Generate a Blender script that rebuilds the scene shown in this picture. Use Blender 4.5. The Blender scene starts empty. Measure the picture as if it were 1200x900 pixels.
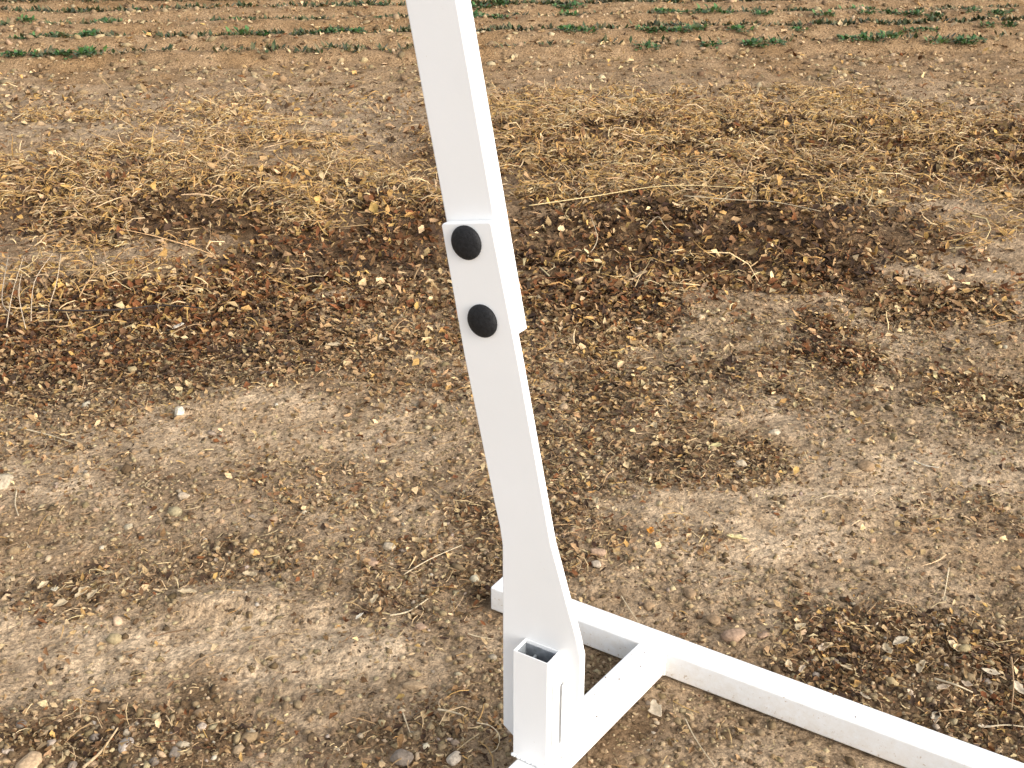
import bpy, bmesh, math, random
import numpy as np
from mathutils import Vector, Matrix
from mathutils import noise as mnoise

random.seed(7)
rng = np.random.default_rng(11)
S = bpy.context.scene
COL = S.collection
rad = math.radians

# ------------------------------------------------------------------ camera
CAM_H, PITCH, FPX = 1.339, rad(25.5), 1400.0          # FPX: focal length for a 1200 px wide frame
cam = bpy.data.cameras.new('camera')
cam.sensor_width = 36.0
cam.lens = 36.0 * FPX / 1200.0
cam.clip_start, cam.clip_end = 0.05, 2000
camo = bpy.data.objects.new('camera', cam)
camo.location = (0, 0, CAM_H)
camo.rotation_euler = (math.pi / 2 - PITCH, 0, 0)
COL.objects.link(camo)
S.camera = camo

# ------------------------------------------------------------------ sky and soft sun
SUN_DIR = Vector((0.74, -0.55, 0.42)).normalized()     # towards the sun
EXPOSURE = 1.33
W = bpy.data.worlds.new('World'); S.world = W; W.use_nodes = True
nt = W.node_tree; nt.nodes.clear()
sky = nt.nodes.new('ShaderNodeTexSky'); sky.sky_type = 'NISHITA'; sky.sun_disc = False
sky.sun_elevation = math.asin(SUN_DIR.z)
sky.sun_rotation = math.atan2(SUN_DIR.x, SUN_DIR.y)
sky.dust_density = 3.0; sky.air_density = 1.0
hs = nt.nodes.new('ShaderNodeHueSaturation'); hs.inputs['Saturation'].default_value = 0.32
bg = nt.nodes.new('ShaderNodeBackground'); bg.inputs[1].default_value = 0.15
wo = nt.nodes.new('ShaderNodeOutputWorld')
nt.links.new(sky.outputs[0], hs.inputs['Color']); nt.links.new(hs.outputs[0], bg.inputs[0]); nt.links.new(bg.outputs[0], wo.inputs[0])
sl = bpy.data.lights.new('sun', 'SUN'); sl.energy = 0.5; sl.angle = rad(22); sl.color = (1.0, 0.95, 0.87)
so = bpy.data.objects.new('sun', sl); so.rotation_euler = SUN_DIR.to_track_quat('Z', 'Y').to_euler(); so.location = (3, 0, 4)
COL.objects.link(so)
S.view_settings.view_transform = 'Standard'; S.view_settings.look = 'None'
S.view_settings.gamma = 1.0; S.view_settings.exposure = EXPOSURE

# ------------------------------------------------------------------ helpers
CP, SP = math.cos(PITCH), math.sin(PITCH)
def at(px, py, z=0.0):
    """ground point (height z) seen at a pixel of the 1200x900 photograph"""
    u, v = (px - 600) / FPX, (450 - py) / FPX
    dx, dy, dz = u, CP + v * SP, -SP + v * CP
    t = (z - CAM_H) / dz
    return dx * t, dy * t

class Perlin:
    def __init__(s, seed):
        r = np.random.default_rng(seed)
        s.p = np.tile(r.permutation(256), 3); a = r.uniform(0, 2 * np.pi, 256)
        s.gx, s.gy = np.cos(a), np.sin(a)
    def __call__(s, x, y):
        x = np.asarray(x, float); y = np.asarray(y, float)
        xi, yi = np.floor(x).astype(int), np.floor(y).astype(int)
        xf, yf = x - xi, y - yi
        u = xf ** 3 * (xf * (xf * 6 - 15) + 10); v = yf ** 3 * (yf * (yf * 6 - 15) + 10)
        def g(i, j):
            h = s.p[(s.p[(xi + i) & 255] + ((yi + j) & 255))] & 255
            return s.gx[h] * (xf - i) + s.gy[h] * (yf - j)
        a, b, c, d = g(0, 0), g(1, 0), g(0, 1), g(1, 1)
        return 1.5 * ((a + (b - a) * u) + ((c + (d - c) * u) - (a + (b - a) * u)) * v)
P = [Perlin(k) for k in range(10)]
def smooth(a, b, x):
    t = np.clip((x - a) / (b - a), 0, 1); return t * t * (3 - 2 * t)

# patches: (cx, cy, rx, ry, strength) read off the photograph, then laid out on the ground
LEAF = [(-420, 330, 330, 80, .85), (1560, 260, 330, 60, .7), (-300, 640, 200, 60, .3), (1420, 620, 140, 60, .4), (-260, 840, 200, 50, .5), (150, 395, 250, 85, 1.0), (110, 250, 330, 45, .7), (420, 290, 160, 55, .85), (470, 400, 130, 75, .42),
        (680, 470, 120, 110, .55), (620, 620, 110, 90, .75), (500, 680, 110, 60, .45), (815, 545, 100, 32, .8),
        (850, 290, 290, 52, 1.0), (690, 330, 110, 50, .8), (740, 385, 60, 25, .6), (985, 410, 55, 38, .75), (1150, 470, 80, 30, .6),
        (1080, 360, 110, 22, .5), (900, 190, 420, 60, .75), (1080, 790, 190, 85, 1.0), (1190, 840, 120, 70, .9), (150, 865, 210, 42, .45),
        (490, 865, 110, 50, .42), (90, 700, 80, 26, .5), (260, 670, 160, 32, .32), (350, 580, 140, 50, .25),
        (60, 520, 120, 60, .3), (1120, 610, 100, 40, .3), (900, 450, 160, 40, .3), (1170, 200, 110, 45, .9), (790, 640, 60, 30, .3)]
STRAW = [(-420, 225, 330, 46, .85), (1560, 190, 330, 50, .85), (-350, 330, 260, 50, .25), (80, 235, 200, 42, 1.0), (250, 205, 190, 48, .75), (400, 245, 140, 40, .9), (640, 190, 130, 70, .8),
         (760, 190, 220, 62, 1.0), (700, 140, 180, 34, .6), (1000, 180, 260, 55, .85), (930, 130, 110, 30, .8), (60, 152, 200, 8, .6),
         (240, 150, 60, 28, .45), (860, 245, 260, 16, 1.0), (120, 340, 240, 60, .30), (650, 420, 120, 100, .10), (1120, 265, 130, 30, .7),
         (780, 310, 160, 30, .35), (1100, 760, 170, 80, .12), (1060, 165, 90, 22, .7), (60, 320, 80, 60, .4), (300, 128, 500, 8, .12)]
DARK = [(-420, 300, 330, 80, .7), (1560, 240, 330, 50, .6), (-260, 850, 200, 50, .5), (150, 400, 240, 80, .8), (210, 262, 240, 26, 1.0), (430, 295, 160, 40, .9), (850, 292, 300, 42, 1.0), (1180, 205, 100, 40, .9),
        (700, 330, 110, 50, .75), (1085, 800, 190, 85, .9), (160, 868, 220, 44, .8), (480, 865, 120, 45, .6), (620, 640, 100, 90, .6),
        (810, 550, 90, 30, .7), (660, 520, 90, 90, .35), (985, 412, 50, 34, .6), (60, 700, 100, 30, .4), (250, 655, 170, 25, .35),
        (640, 810, 70, 60, .6), (730, 860, 70, 50, .5), (840, 440, 60, 40, .4), (800, 190, 380, 40, .45), (480, 690, 100, 50, .35),
        (100, 240, 220, 36, .6), (800, 200, 260, 60, .6), (1080, 190, 160, 40, .5), (560, 230, 160, 60, .6)]
SAND = [(-300, 560, 200, 50, .7), (-250, 740, 150, 40, .8), (1450, 430, 200, 60, .6), (230, 760, 300, 45, 1.0), (440, 745, 60, 40, .9), (320, 500, 200, 45, .7), (940, 610, 190, 75, .9), (870, 480, 80, 45, .7),
        (1020, 320, 90, 30, .8), (60, 560, 90, 40, .7), (980, 380, 160, 40, .4), (1120, 540, 120, 40, .6), (900, 340, 90, 24, .6), (1170, 330, 60, 60, .5), (265, 706, 80, 15, 1.0)]
RED = [(100, 390, 200, 60, 1.0), (430, 280, 130, 35, .8), (985, 412, 45, 30, 1.0), (780, 330, 200, 60, .5), (300, 330, 160, 60, .6), (1180, 790, 80, 60, .4), (1100, 200, 200, 40, .5)]
def lay(lst):
    out = []
    for cx, cy, rx, ry, s in lst:
        x0, y = at(cx, cy); x1, _ = at(cx + rx, cy)
        yn = at(cx, cy + ry)[1]; yf = at(cx, max(cy - ry, -60))[1]
        out.append((x0, y, x1 - x0, y - yn, yf - y, s))
    return out
LEAF, STRAW, DARK, SAND, RED = map(lay, (LEAF, STRAW, DARK, SAND, RED))
def field(lst, x, y, k=0):
    w = 0.10 * np.clip(y / 3, .5, 3)
    wx = x + w * P[k](x * 3.1 / np.maximum(y, 1) * 2.5, y * 3.1) + .4 * w * P[k + 1](x * 11, y * 11)
    wy = y + w * P[k + 2](x * 3.3, y * 3.3) + .4 * w * P[k + 3](x * 12, y * 12)
    m = np.zeros_like(x)
    for cx, cy, rx, rn, rf, s in lst:
        dy = wy - cy
        d = np.sqrt(((wx - cx) / rx) ** 2 + (dy / np.where(dy < 0, rn, rf)) ** 2)
        m = 1 - (1 - m) * (1 - s * (1 - smooth(.6, 1.18, d)))
    return m

# ------------------------------------------------------------------ frame geometry constants (metres)
PSI = -0.563
D2 = Vector((math.cos(PSI), math.sin(PSI), 0)); NN = Vector((-D2.y, D2.x, 0))
D1 = Vector((-math.sin(PSI - .083), math.cos(PSI - .083), 0))
JO = Vector((0.261, 1.641, 0))                         # corner where cross bar meets the long rail
T = 0.05
PO = Vector((0.03139, 1.41415, 0.05))                     # origin of the upright's front face plane

ROWDIR = None
a0 = at(60, 77); a1 = at(1080, 57)
rowdir = np.array([a1[0] - a0[0], a1[1] - a0[1]]); rowdir /= np.linalg.norm(rowdir); rown = np.array([-rowdir[1], rowdir[0]])
ROW0 = float(a0[0] * rown[0] + a0[1] * rown[1])
def rowcoord(x, y): return x * rown[0] + y * rown[1]
ROWS = [ROW0]
for cx, cy in ((100, 52.5), (600, 25.5), (600, 13.5), (600, 2.5)):
    q = at(cx, cy); ROWS.append(float(rowcoord(*q)))
while ROWS[-1] < 40: ROWS.append(ROWS[-1] + .58)

def height(x, y):
    x = np.asarray(x, float); y = np.asarray(y, float)
    near = smooth(0.02, .35, np.abs((x - JO.x) * NN.x + (y - JO.y) * NN.y - .02)) * .65 + .35
    near = np.where(y > 3, 1, near)
    far = smooth(2.2, 4.5, y)
    h = .012 * P[0](x * 1.3, y * 1.3) * (near) + .007 * P[1](x * 4, y * 4) * near + (.0035 + .004 * far) * P[2](x * 13, y * 13) + (.0022 + .003 * far) * P[3](x * 33, y * 33)
    r = 1 - np.abs(P[4](x * 22, y * 22)); h = h + .0035 * (1 + far) * (r * r - .5)
    h = h + .0055 * near * (P[6](x * 8, y * 9) - .3 * np.abs(P[7](x * 15, y * 15))) * (1 - smooth(4, 6, y))
    h = h + .0020 * P[5](x * 75, y * 75) * (1 - smooth(4, 6, y))
    # bank: the ground steps up behind the leaf litter
    line = 4.12 + .10 * P[6](x * .9, 0 * x + 3.3) - .05 * x * (x > 0) + .1 * P[7](x * 2.7, 0 * x + 1.1)
    h = h + .062 * smooth(line - .34, line + .28, y) - .035 * smooth(line + .5, line + 2.4, y)
    h = h + .05 * np.exp(-((y - 5.35 - .15 * P[8](x * .8, 0 * x)) / .28) ** 2) * (.3 + .7 * smooth(-.6, .6, P[2](x * .7 + 5, 0 * x + 9)))
    # planted rows are low ridges
    rc = rowcoord(x, y)
    h = h + smooth(ROW0 - .5, ROW0 - .1, rc) * (1 - smooth(30, 40, rc)) * .034 * np.cos((rc - ROW0) * 2 * math.pi / .585)
    h = h + .012 * P[9](x * 6, y * 6) * smooth(5, 6.5, y) * (1 - smooth(20, 40, y))
    # worn mound of pale clay left of the post, small clay bumps
    for cx, cy, rx, ry, hh in BUMPS:
        h = h + hh * np.exp(-(((x - cx) / rx) ** 2 + ((y - cy) / ry) ** 2))
    # the frame presses the soil level
    s = (x - JO.x) * D2.x + (y - JO.y) * D2.y; t = (x - JO.x) * NN.x + (y - JO.y) * NN.y
    pr = np.where((s > -.45) & (s < 2), 1 - smooth(.03, .14, np.abs(t - .025)), 0)
    s1 = (x - JO.x) * D1.x + (y - JO.y) * D1.y; t1 = (x - JO.x) * D1.y - (y - JO.y) * D1.x
    pr = np.maximum(pr, np.where((s1 < .05) & (s1 > -1), 1 - smooth(.03, .12, np.abs(t1 + .025)), 0))
    base = np.where(y < 3, h, 0)
    return np.where(y < 3, h * (1 - pr) + pr * np.minimum(h, -.006 + .25 * h), h)
BUMPS = []
for cx, cy, rx, ry, hh in ((265, 708, 85, 16, .028), (430, 762, 55, 18, .012), (225, 770, 120, 12, .008), (430, 768, 40, 6, -.006),
                           (740, 352, 60, 14, .02), (1010, 320, 70, 14, .02), (330, 640, 60, 10, .008), (900, 600, 130, 20, .01), (1090, 640, 80, 12, .01), (870, 850, 60, 20, -.008)):
    x, y = at(cx, cy); x2, _ = at(cx + rx, cy); y2 = at(cx, cy + ry)[1]
    BUMPS.append((x, y, x2 - x, y - y2, hh))
def hz(x, y): return float(height(np.array([x]), np.array([y]))[0])

# ------------------------------------------------------------------ materials
def newmat(name, rough=.8, spec=.3):
    m = bpy.data.materials.new(name); m.use_nodes = True
    n = m.node_tree.nodes; b = n['Principled BSDF']; b.inputs['Roughness'].default_value = rough
    b.inputs['Specular IOR Level'].default_value = spec
    return m, n, m.node_tree.links, b
def N(n, t, **k):
    a = n.new(t)
    for q, v in k.items():
        if q in ('operation', 'blend_type', 'data_type', 'attribute_name', 'feature', 'interpolation_type'): setattr(a, q, v)
        else: a.inputs[q].default_value = v
    return a
def noise_tex(n, l, vec, scale, detail=4, rough=.6):
    t = N(n, 'ShaderNodeTexNoise', Scale=scale, Detail=detail, Roughness=rough); l.new(vec, t.inputs['Vector']); return t.outputs['Fac']
def ramp(n, l, fac, stops):
    r = n.new('ShaderNodeValToRGB'); e = r.color_ramp.elements
    while len(e) < len(stops): e.new(.5)
    for k, (p, c) in enumerate(stops): e[k].position = p; e[k].color = (*c, 1) if len(c) == 3 else c
    l.new(fac, r.inputs[0]); return r.outputs[0]
def mix(n, l, fac, a, b, mode='MIX'):
    m = n.new('ShaderNodeMixRGB'); m.blend_type = mode
    for i, v in ((0, fac), (1, a), (2, b)):
        if isinstance(v, bpy.types.NodeSocket): l.new(v, m.inputs[i])
        elif isinstance(v, tuple): m.inputs[i].default_value = (*v, 1)
        else: m.inputs[i].default_value = v
    return m.outputs[0]

def soil_material():
    m, n, l, b = newmat('soil', .95, .1)
    tc = n.new('ShaderNodeTexCoord'); v = tc.outputs['Object']
    at_ = N(n, 'ShaderNodeVertexColor'); at_.layer_name = 'ground_mask'
    sep = n.new('ShaderNodeSeparateColor'); l.new(at_.outputs[0], sep.inputs[0])
    n1 = noise_tex(n, l, v, 9, 6, .65); n2 = noise_tex(n, l, v, 70, 5, .7); n3 = noise_tex(n, l, v, 260, 3, .7)
    mid = ramp(n, l, n1, [(.3, (.205, .136, .076)), (.52, (.375, .267, .166)), (.72, (.50, .368, .238))])
    sand = ramp(n, l, n1, [(.3, (.49, .355, .222)), (.7, (.64, .48, .318))])
    dark = ramp(n, l, n1, [(.3, (.075, .040, .017)), (.7, (.175, .100, .048))])
    red = ramp(n, l, n1, [(.3, (.20, .118, .055)), (.7, (.345, .218, .11))])
    c = mix(n, l, sep.outputs[1], mid, sand); c = mix(n, l, sep.outputs[0], c, dark); c = mix(n, l, sep.outputs[2], c, red)
    g = ramp(n, l, n2, [(.28, (.38, .36, .34)), (.5, (1, 1, 1)), (.75, (1.45, 1.43, 1.4))])
    c = mix(n, l, 1.0, c, g, 'MULTIPLY')
    g2 = ramp(n, l, n3, [(.3, (.45, .43, .41)), (.5, (1, 1, 1)), (.72, (1.5, 1.48, 1.45))])
    c = mix(n, l, .8, c, g2, 'MULTIPLY')
    l.new(c, b.inputs['Base Color'])
    vo = N(n, 'ShaderNodeTexVoronoi', Scale=85.0); l.new(v, vo.inputs['Vector'])
    a = N(n, 'ShaderNodeMath', operation='MULTIPLY_ADD'); l.new(vo.outputs['Distance'], a.inputs[0]); a.inputs[1].default_value = -.7; l.new(n2, a.inputs[2])
    a2 = N(n, 'ShaderNodeMath', operation='MULTIPLY_ADD'); l.new(n3, a2.inputs[0]); a2.inputs[1].default_value = .35; l.new(a.outputs[0], a2.inputs[2])
    bp = N(n, 'ShaderNodeBump', Strength=1.0, Distance=.009); l.new(a2.outputs[0], bp.inputs['Height']); l.new(bp.outputs[0], b.inputs['Normal'])
    return m
def attr_material(name, rough=.85, spec=.15, grain=160, sheen=0, transl=0):
    m, n, l, b = newmat(name, rough, spec)
    tc = n.new('ShaderNodeTexCoord'); at_ = N(n, 'ShaderNodeVertexColor'); at_.layer_name = 'tint'
    f = noise_tex(n, l, tc.outputs['Object'], grain, 4, .65)
    g = ramp(n, l, f, [(.3, (.6, .58, .55)), (.5, (1, 1, 1)), (.75, (1.25, 1.24, 1.2))])
    c = mix(n, l, 1.0, at_.outputs[0], g, 'MULTIPLY'); l.new(c, b.inputs['Base Color'])
    bp = N(n, 'ShaderNodeBump', Strength=.5, Distance=.002); l.new(f, bp.inputs['Height']); l.new(bp.outputs[0], b.inputs['Normal'])
    return m
def white_paint():
    m, n, l, b = newmat('white_paint', .38, .45)
    tc = n.new('ShaderNodeTexCoord'); v = tc.outputs['Object']
    f = noise_tex(n, l, v, 6, 5, .6); f2 = noise_tex(n, l, v, 55, 4, .75)
    c = ramp(n, l, f, [(.3, (.80, .80, .79)), (.7, (.83, .83, .825))])
    sp = ramp(n, l, f2, [(.22, (.78, .74, .68)), (.29, (1, 1, 1))])
    c = mix(n, l, .5, c, sp, 'MULTIPLY')
    geo = n.new('ShaderNodeNewGeometry'); sx = n.new('ShaderNodeSeparateXYZ'); l.new(geo.outputs['Position'], sx.inputs[0])
    mr = n.new('ShaderNodeMapRange'); l.new(sx.outputs[2], mr.inputs[0]); mr.inputs[1].default_value = .12; mr.inputs[2].default_value = .0; mr.inputs[3].default_value = 0; mr.inputs[4].default_value = 1
    mm = N(n, 'ShaderNodeMath', operation='MULTIPLY'); l.new(mr.outputs[0], mm.inputs[0]); l.new(f2, mm.inputs[1])
    d = ramp(n, l, mm.outputs[0], [(.25, (1, 1, 1)), (.62, (.88, .83, .76))])
    c = mix(n, l, 1.0, c, d, 'MULTIPLY')
    f4 = noise_tex(n, l, v, 130, 3, .8)
    m4 = N(n, 'ShaderNodeMath', operation='MULTIPLY_ADD'); l.new(mr.outputs[0], m4.inputs[0]); m4.inputs[1].default_value = .13; l.new(f4, m4.inputs[2])
    c = mix(n, l, 1.0, c, ramp(n, l, m4.outputs[0], [(.73, (1, 1, 1)), (.81, (.66, .55, .43))]), 'MULTIPLY')
    l.new(c, b.inputs['Base Color'])
    f3 = noise_tex(n, l, v, 220, 2, .5)
    bp = N(n, 'ShaderNodeBump', Strength=.12, Distance=.001); l.new(f3, bp.inputs['Height']); l.new(bp.outputs[0], b.inputs['Normal'])
    rr = n.new('ShaderNodeMapRange'); l.new(f2, rr.inputs[0]); rr.inputs[3].default_value = .3; rr.inputs[4].default_value = .5; l.new(rr.outputs[0], b.inputs['Roughness'])
    return m
def plain(name, col, rough, spec=.4, scale=80, amt=.25, bump=.3):
    m, n, l, b = newmat(name, rough, spec)
    tc = n.new('ShaderNodeTexCoord'); f = noise_tex(n, l, tc.outputs['Object'], scale, 4, .65)
    lo = tuple(c * (1 - amt) for c in col); hi = tuple(min(1, c * (1 + amt)) for c in col)
    l.new(ramp(n, l, f, [(.3, lo), (.7, hi)]), b.inputs['Base Color'])
    bp = N(n, 'ShaderNodeBump', Strength=bump, Distance=.002); l.new(f, bp.inputs['Height']); l.new(bp.outputs[0], b.inputs['Normal'])
    return m
M_soil = soil_material()
M_leaf = attr_material('dry_leaf', .8, .2)
M_straw = attr_material('dry_straw', .6, .3, 90)
M_crumb = attr_material('soil_crumb', .95, .1, 200)
M_white = white_paint()
M_black = plain('black_cap', (.014, .014, .015), .58, .2, 260, .5, .6)
M_grey = plain('bare_steel', (.30, .32, .33), .45, .5, 120, .3)
M_dsteel = plain('dark_steel', (.22, .235, .25), .5, .4, 120, .3)
M_green = attr_material('crop_leaf', .55, .35, 60)

# ------------------------------------------------------------------ numpy mesh helper
def np_mesh(name, V, F, mat, cols=None, attr='tint', smooth_=False):
    me = bpy.data.meshes.new(name)
    V = np.ascontiguousarray(V, np.float32); F = np.ascontiguousarray(F, np.int32); k = F.shape[1]
    me.vertices.add(len(V)); me.vertices.foreach_set('co', V.ravel())
    me.loops.add(F.size); me.loops.foreach_set('vertex_index', F.ravel())
    me.polygons.add(len(F)); me.polygons.foreach_set('loop_start', np.arange(0, F.size, k, dtype=np.int32))
    if smooth_: me.polygons.foreach_set('use_smooth', np.ones(len(F), bool))
    me.update(calc_edges=True)
    if cols is not None:
        a = me.color_attributes.new(attr, 'FLOAT_COLOR', 'POINT')
        c = np.ones((len(V), 4), np.float32); c[:, :3] = cols; a.data.foreach_set('color', c.ravel())
    me.materials.append(mat)
    o = bpy.data.objects.new(name, me); COL.objects.link(o)
    return o
def tag(o, label=None, cat=None, group=None, kind=None):
    if label: o['label'] = label
    if cat: o['category'] = cat
    if group: o['group'] = group
    if kind: o['kind'] = kind
    return o

# ------------------------------------------------------------------ ground sheet
def build_ground():
    u = [0.0]; du = .0043
    while u[-1] < .52: u.append(u[-1] + du)
    g = du
    while u[-1] < 160: g *= 1.16; u.append(u[-1] + g)
    u = np.array([-a for a in u[:0:-1]] + u)
    ys = [1.15]; 
    while ys[-1] < 11: ys.append(ys[-1] * 1.0042)
    g = ys[-1] * .0042
    while ys[-1] < 1500: g *= 1.13; ys.append(ys[-1] + g)
    lo = [1.15]; g = .005
    while lo[-1] > -60: g *= 1.13; lo.append(lo[-1] - g)
    ys = np.array(lo[:0:-1] + ys)
    w = np.maximum(1.3, ys)
    X = u[None, :] * w[:, None] ; Y = np.repeat(ys[:, None], len(u), 1)
    x, y = X.ravel(), Y.ravel()
    z = height(x, y)
    z = np.where(np.hypot(x, y) > 60, 0, z)
    nr, nc = X.shape
    i = np.arange(nr * nc).reshape(nr, nc)
    F = np.stack([i[:-1, :-1], i[:-1, 1:], i[1:, 1:], i[1:, :-1]], -1).reshape(-1, 4)
    dk = field(DARK, x, y, 0) * .85
    sd = field(SAND, x, y, 2)
    sd = sd * (.4 + .6 * smooth(-.35, .25, P[2](x * 11, y * 13) + .6 * P[5](x * 31, y * 33)))
    dk = np.clip(dk + .28 * smooth(.05, .6, P[3](x * 5, y * 5)) * (1 - sd), 0, 1)
    rd = smooth(5.6, 7.2, y) * .75 + .35 * smooth(.1, .6, P[6](x * 2.2, y * 2.2))
    # shallow pale track across the right middle of the plot; stripes of pale stubble in the rows
    rc = rowcoord(x, y)
    pale = smooth(ROW0 - .45, ROW0 - .3, rc) * smooth(-.2, .6, np.cos((rc - ROW0 + .26) * 2 * math.pi / .585))
    sd = np.clip(sd + .12 * pale, 0, 1)
    cols = np.stack([dk, sd, np.clip(rd, 0, 1)], -1)
    o = np_mesh('ground', np.stack([x, y, z], -1), F, M_soil, cols, 'ground_mask', True)
    tag(o, 'dry brown tilled soil of the field', None, None, 'structure')
build_ground()

# ------------------------------------------------------------------ scatter
def sample(n, y0, y1, dens, power=0.0, half=.50):
    """candidate points over the visible wedge plus margins, thinned by dens(x, y) in 0..1"""
    out = []
    got = 0
    while got < n:
        k = n * 3
        t = rng.random(k)
        if power == 0: y = np.sqrt(y0 ** 2 + t * (y1 ** 2 - y0 ** 2))
        else: y = y0 * (y1 / y0) ** t
        x = (rng.random(k) * 2 - 1) * (.56 * y + .48)
        keep = rng.random(k) < dens(x, y) * (1 - smooth(.84, 1.0, np.abs(x) / (.56 * y + .48)))
        s = np.stack([x[keep], y[keep]], -1); out.append(s); got += len(s)
    return np.concatenate(out)[:n]
def rot(yaw, pit, rol):
    cy, sy, cp, sp, cr, sr = np.cos(yaw), np.sin(yaw), np.cos(pit), np.sin(pit), np.cos(rol), np.sin(rol)
    R_ = np.empty((len(yaw), 3, 3))
    R_[:, 0, 0] = cy * cp; R_[:, 0, 1] = cy * sp * sr - sy * cr; R_[:, 0, 2] = cy * sp * cr + sy * sr
    R_[:, 1, 0] = sy * cp; R_[:, 1, 1] = sy * sp * sr + cy * cr; R_[:, 1, 2] = sy * sp * cr - cy * sr
    R_[:, 2, 0] = -sp; R_[:, 2, 1] = cp * sr; R_[:, 2, 2] = cp * cr
    return R_
def off_frame(p, m=.012):
    """mask of points that are not inside the frame's footprint"""
    x, y = p[:, 0] - JO.x, p[:, 1] - JO.y
    s = x * D2.x + y * D2.y; t = x * NN.x + y * NN.y
    a = (s > -.38) & (s < 1.6) & (t > -m) & (t < T + m)
    s1 = x * D1.x + y * D1.y; t1 = -(x * D1.y - y * D1.x)
    b = (s1 < 0) & (s1 > -.85) & (t1 > -m) & (t1 < T + m)
    return ~(a | b)

def colour(n, pal, w):
    w = np.asarray(w, float)
    if w.ndim == 1: w = np.repeat(w[None], n, 0)
    cw = np.cumsum(w / w.sum(1, keepdims=True), 1); r = rng.random((n, 1)); k = (r > cw).sum(1).clip(0, len(pal) - 1)
    c = np.array(pal)[k] * rng.uniform(.75, 1.25, (n, 1)) * rng.uniform(.95, 1.05, (n, 3)); return c
#        pale cream        tan            golden            brown           red brown        dark
PAL = [(.54, .39, .21), (.35, .225, .11), (.42, .25, .085), (.165, .09, .04), (.16, .062, .022), (.05, .028, .016)]

def leaves(name, pts, size, lift, tilt, weights):
    pts = pts[off_frame(pts)] if weights is None or np.ndim(weights) == 1 else pts
    n = len(pts)
    L = (.0086 + .0094 * smooth(2.1, 4.0, pts[:, 1])) * size * np.minimum(rng.lognormal(0, .5, n), 2.3); Wd = L * rng.uniform(.28, .75, n)
    # 3 x 4 vertex blade, pointed at the ends, curled along and across
    tt = np.array([0, .45, 1.0]); wd = np.array([.35, 1.0, .15])
    V = np.zeros((n, 9, 3))
    curl = rng.normal(0, .9, n); cup = rng.uniform(-.2, 1.1, n); tw = rng.normal(0, .5, n)
    for i in range(3):
        for j in range(3):
            q = i * 3 + j
            jit = rng.uniform(.65, 1.3, n)
            V[:, q, 0] = (tt[i] - .5) * L + rng.normal(0, .04, n) * L
            V[:, q, 1] = (j - 1) * .5 * wd[i] * jit * Wd + np.sin(tt[i] * 3) * tw * .25 * Wd
            V[:, q, 2] = curl * L * .35 * (tt[i] - .5) ** 2 * 2 + abs(j - 1) * cup * Wd * .35 * wd[i] + tw * (j - 1) * (tt[i] - .5) * Wd * .5
    R_ = rot(rng.uniform(0, 2 * np.pi, n), rng.normal(0, tilt, n), rng.normal(0, tilt, n))
    V = np.einsum('nij,nkj->nki', R_, V)
    zb = height(pts[:, 0], pts[:, 1]) - V[:, :, 2].min(1) * .8 + rng.random(n) ** 2 * lift - .001
    V[:, :, 0] += pts[:, :1]; V[:, :, 1] += pts[:, 1:]; V[:, :, 2] += zb[:, None]
    f = []
    for i in range(2):
        for j in range(2):
            a = i * 3 + j; f.append((a, a + 3, a + 4, a + 1))
    F = (np.arange(n)[:, None, None] * 9 + np.array(f)[None]).reshape(-1, 4)
    c = colour(n, PAL, weights); C_ = np.repeat(c, 9, 0).reshape(n, 9, 3)
    C_ *= rng.uniform(.82, 1.15, (n, 9, 1))
    return np_mesh(name, V.reshape(-1, 3), F, M_leaf, C_.reshape(-1, 3))

def straws(name, pts, length, thick, lift, tilt, weights, bend=.5):
    n = len(pts)
    L = length * rng.lognormal(0, .5, n); r = thick * rng.uniform(.6, 1.5, n)
    K = 4
    yaw = rng.uniform(0, 2 * np.pi, n); pit = np.abs(rng.normal(0, tilt, n)); dyaw = rng.normal(0, bend, n); dpit = rng.normal(-.25, .5, n) * bend
    p = np.zeros((n, 3)); C3 = [p.copy()]
    for i in range(K - 1):
        d = np.stack([np.cos(yaw) * np.cos(pit), np.sin(yaw) * np.cos(pit), np.sin(pit)], -1)
        p = p + d * (L / (K - 1))[:, None]; C3.append(p.copy()); yaw = yaw + dyaw; pit = pit + dpit
    C3 = np.stack(C3, 1)                                         # n,K,3
    C3 -= C3.mean(1, keepdims=True) * np.array([1, 1, 0])
    C3[:, :, 0] += pts[:, :1]; C3[:, :, 1] += pts[:, 1:]
    gz = height(C3[:, :, 0].ravel(), C3[:, :, 1].ravel()).reshape(n, K)
    base = (gz - C3[:, :, 2]).max(1) if tilt < .15 else gz.mean(1) - C3[:, :, 2].min(1)
    C3[:, :, 2] += (base + r * .5 + rng.random(n) ** 1.5 * lift)[:, None]
    yy = np.arctan2(C3[:, -1, 1] - C3[:, 0, 1], C3[:, -1, 0] - C3[:, 0, 0])
    side = np.stack([-np.sin(yy), np.cos(yy), 0 * yy], -1)
    taper = np.array([1, 1.05, .9, .45])
    V = np.zeros((n, K, 3, 3))
    for i in range(K):
        w = (r * taper[i])[:, None]
        V[:, i, 0] = C3[:, i] - side * w; V[:, i, 2] = C3[:, i] + side * w
        V[:, i, 1] = C3[:, i] + np.array([0, 0, 1]) * w * 1.3
    f = []
    for i in range(K - 1):
        for a, b_ in ((0, 1), (1, 2)):
            f.append((i * 3 + a, i * 3 + b_, i * 3 + 3 + b_, i * 3 + 3 + a))
    F = (np.arange(n)[:, None, None] * (K * 3) + np.array(f)[None]).reshape(-1, 4)
    c = np.repeat(colour(n, PAL, weights), K * 3, 0)
    return np_mesh(name, V.reshape(-1, 3), F, M_straw, c)

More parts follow.
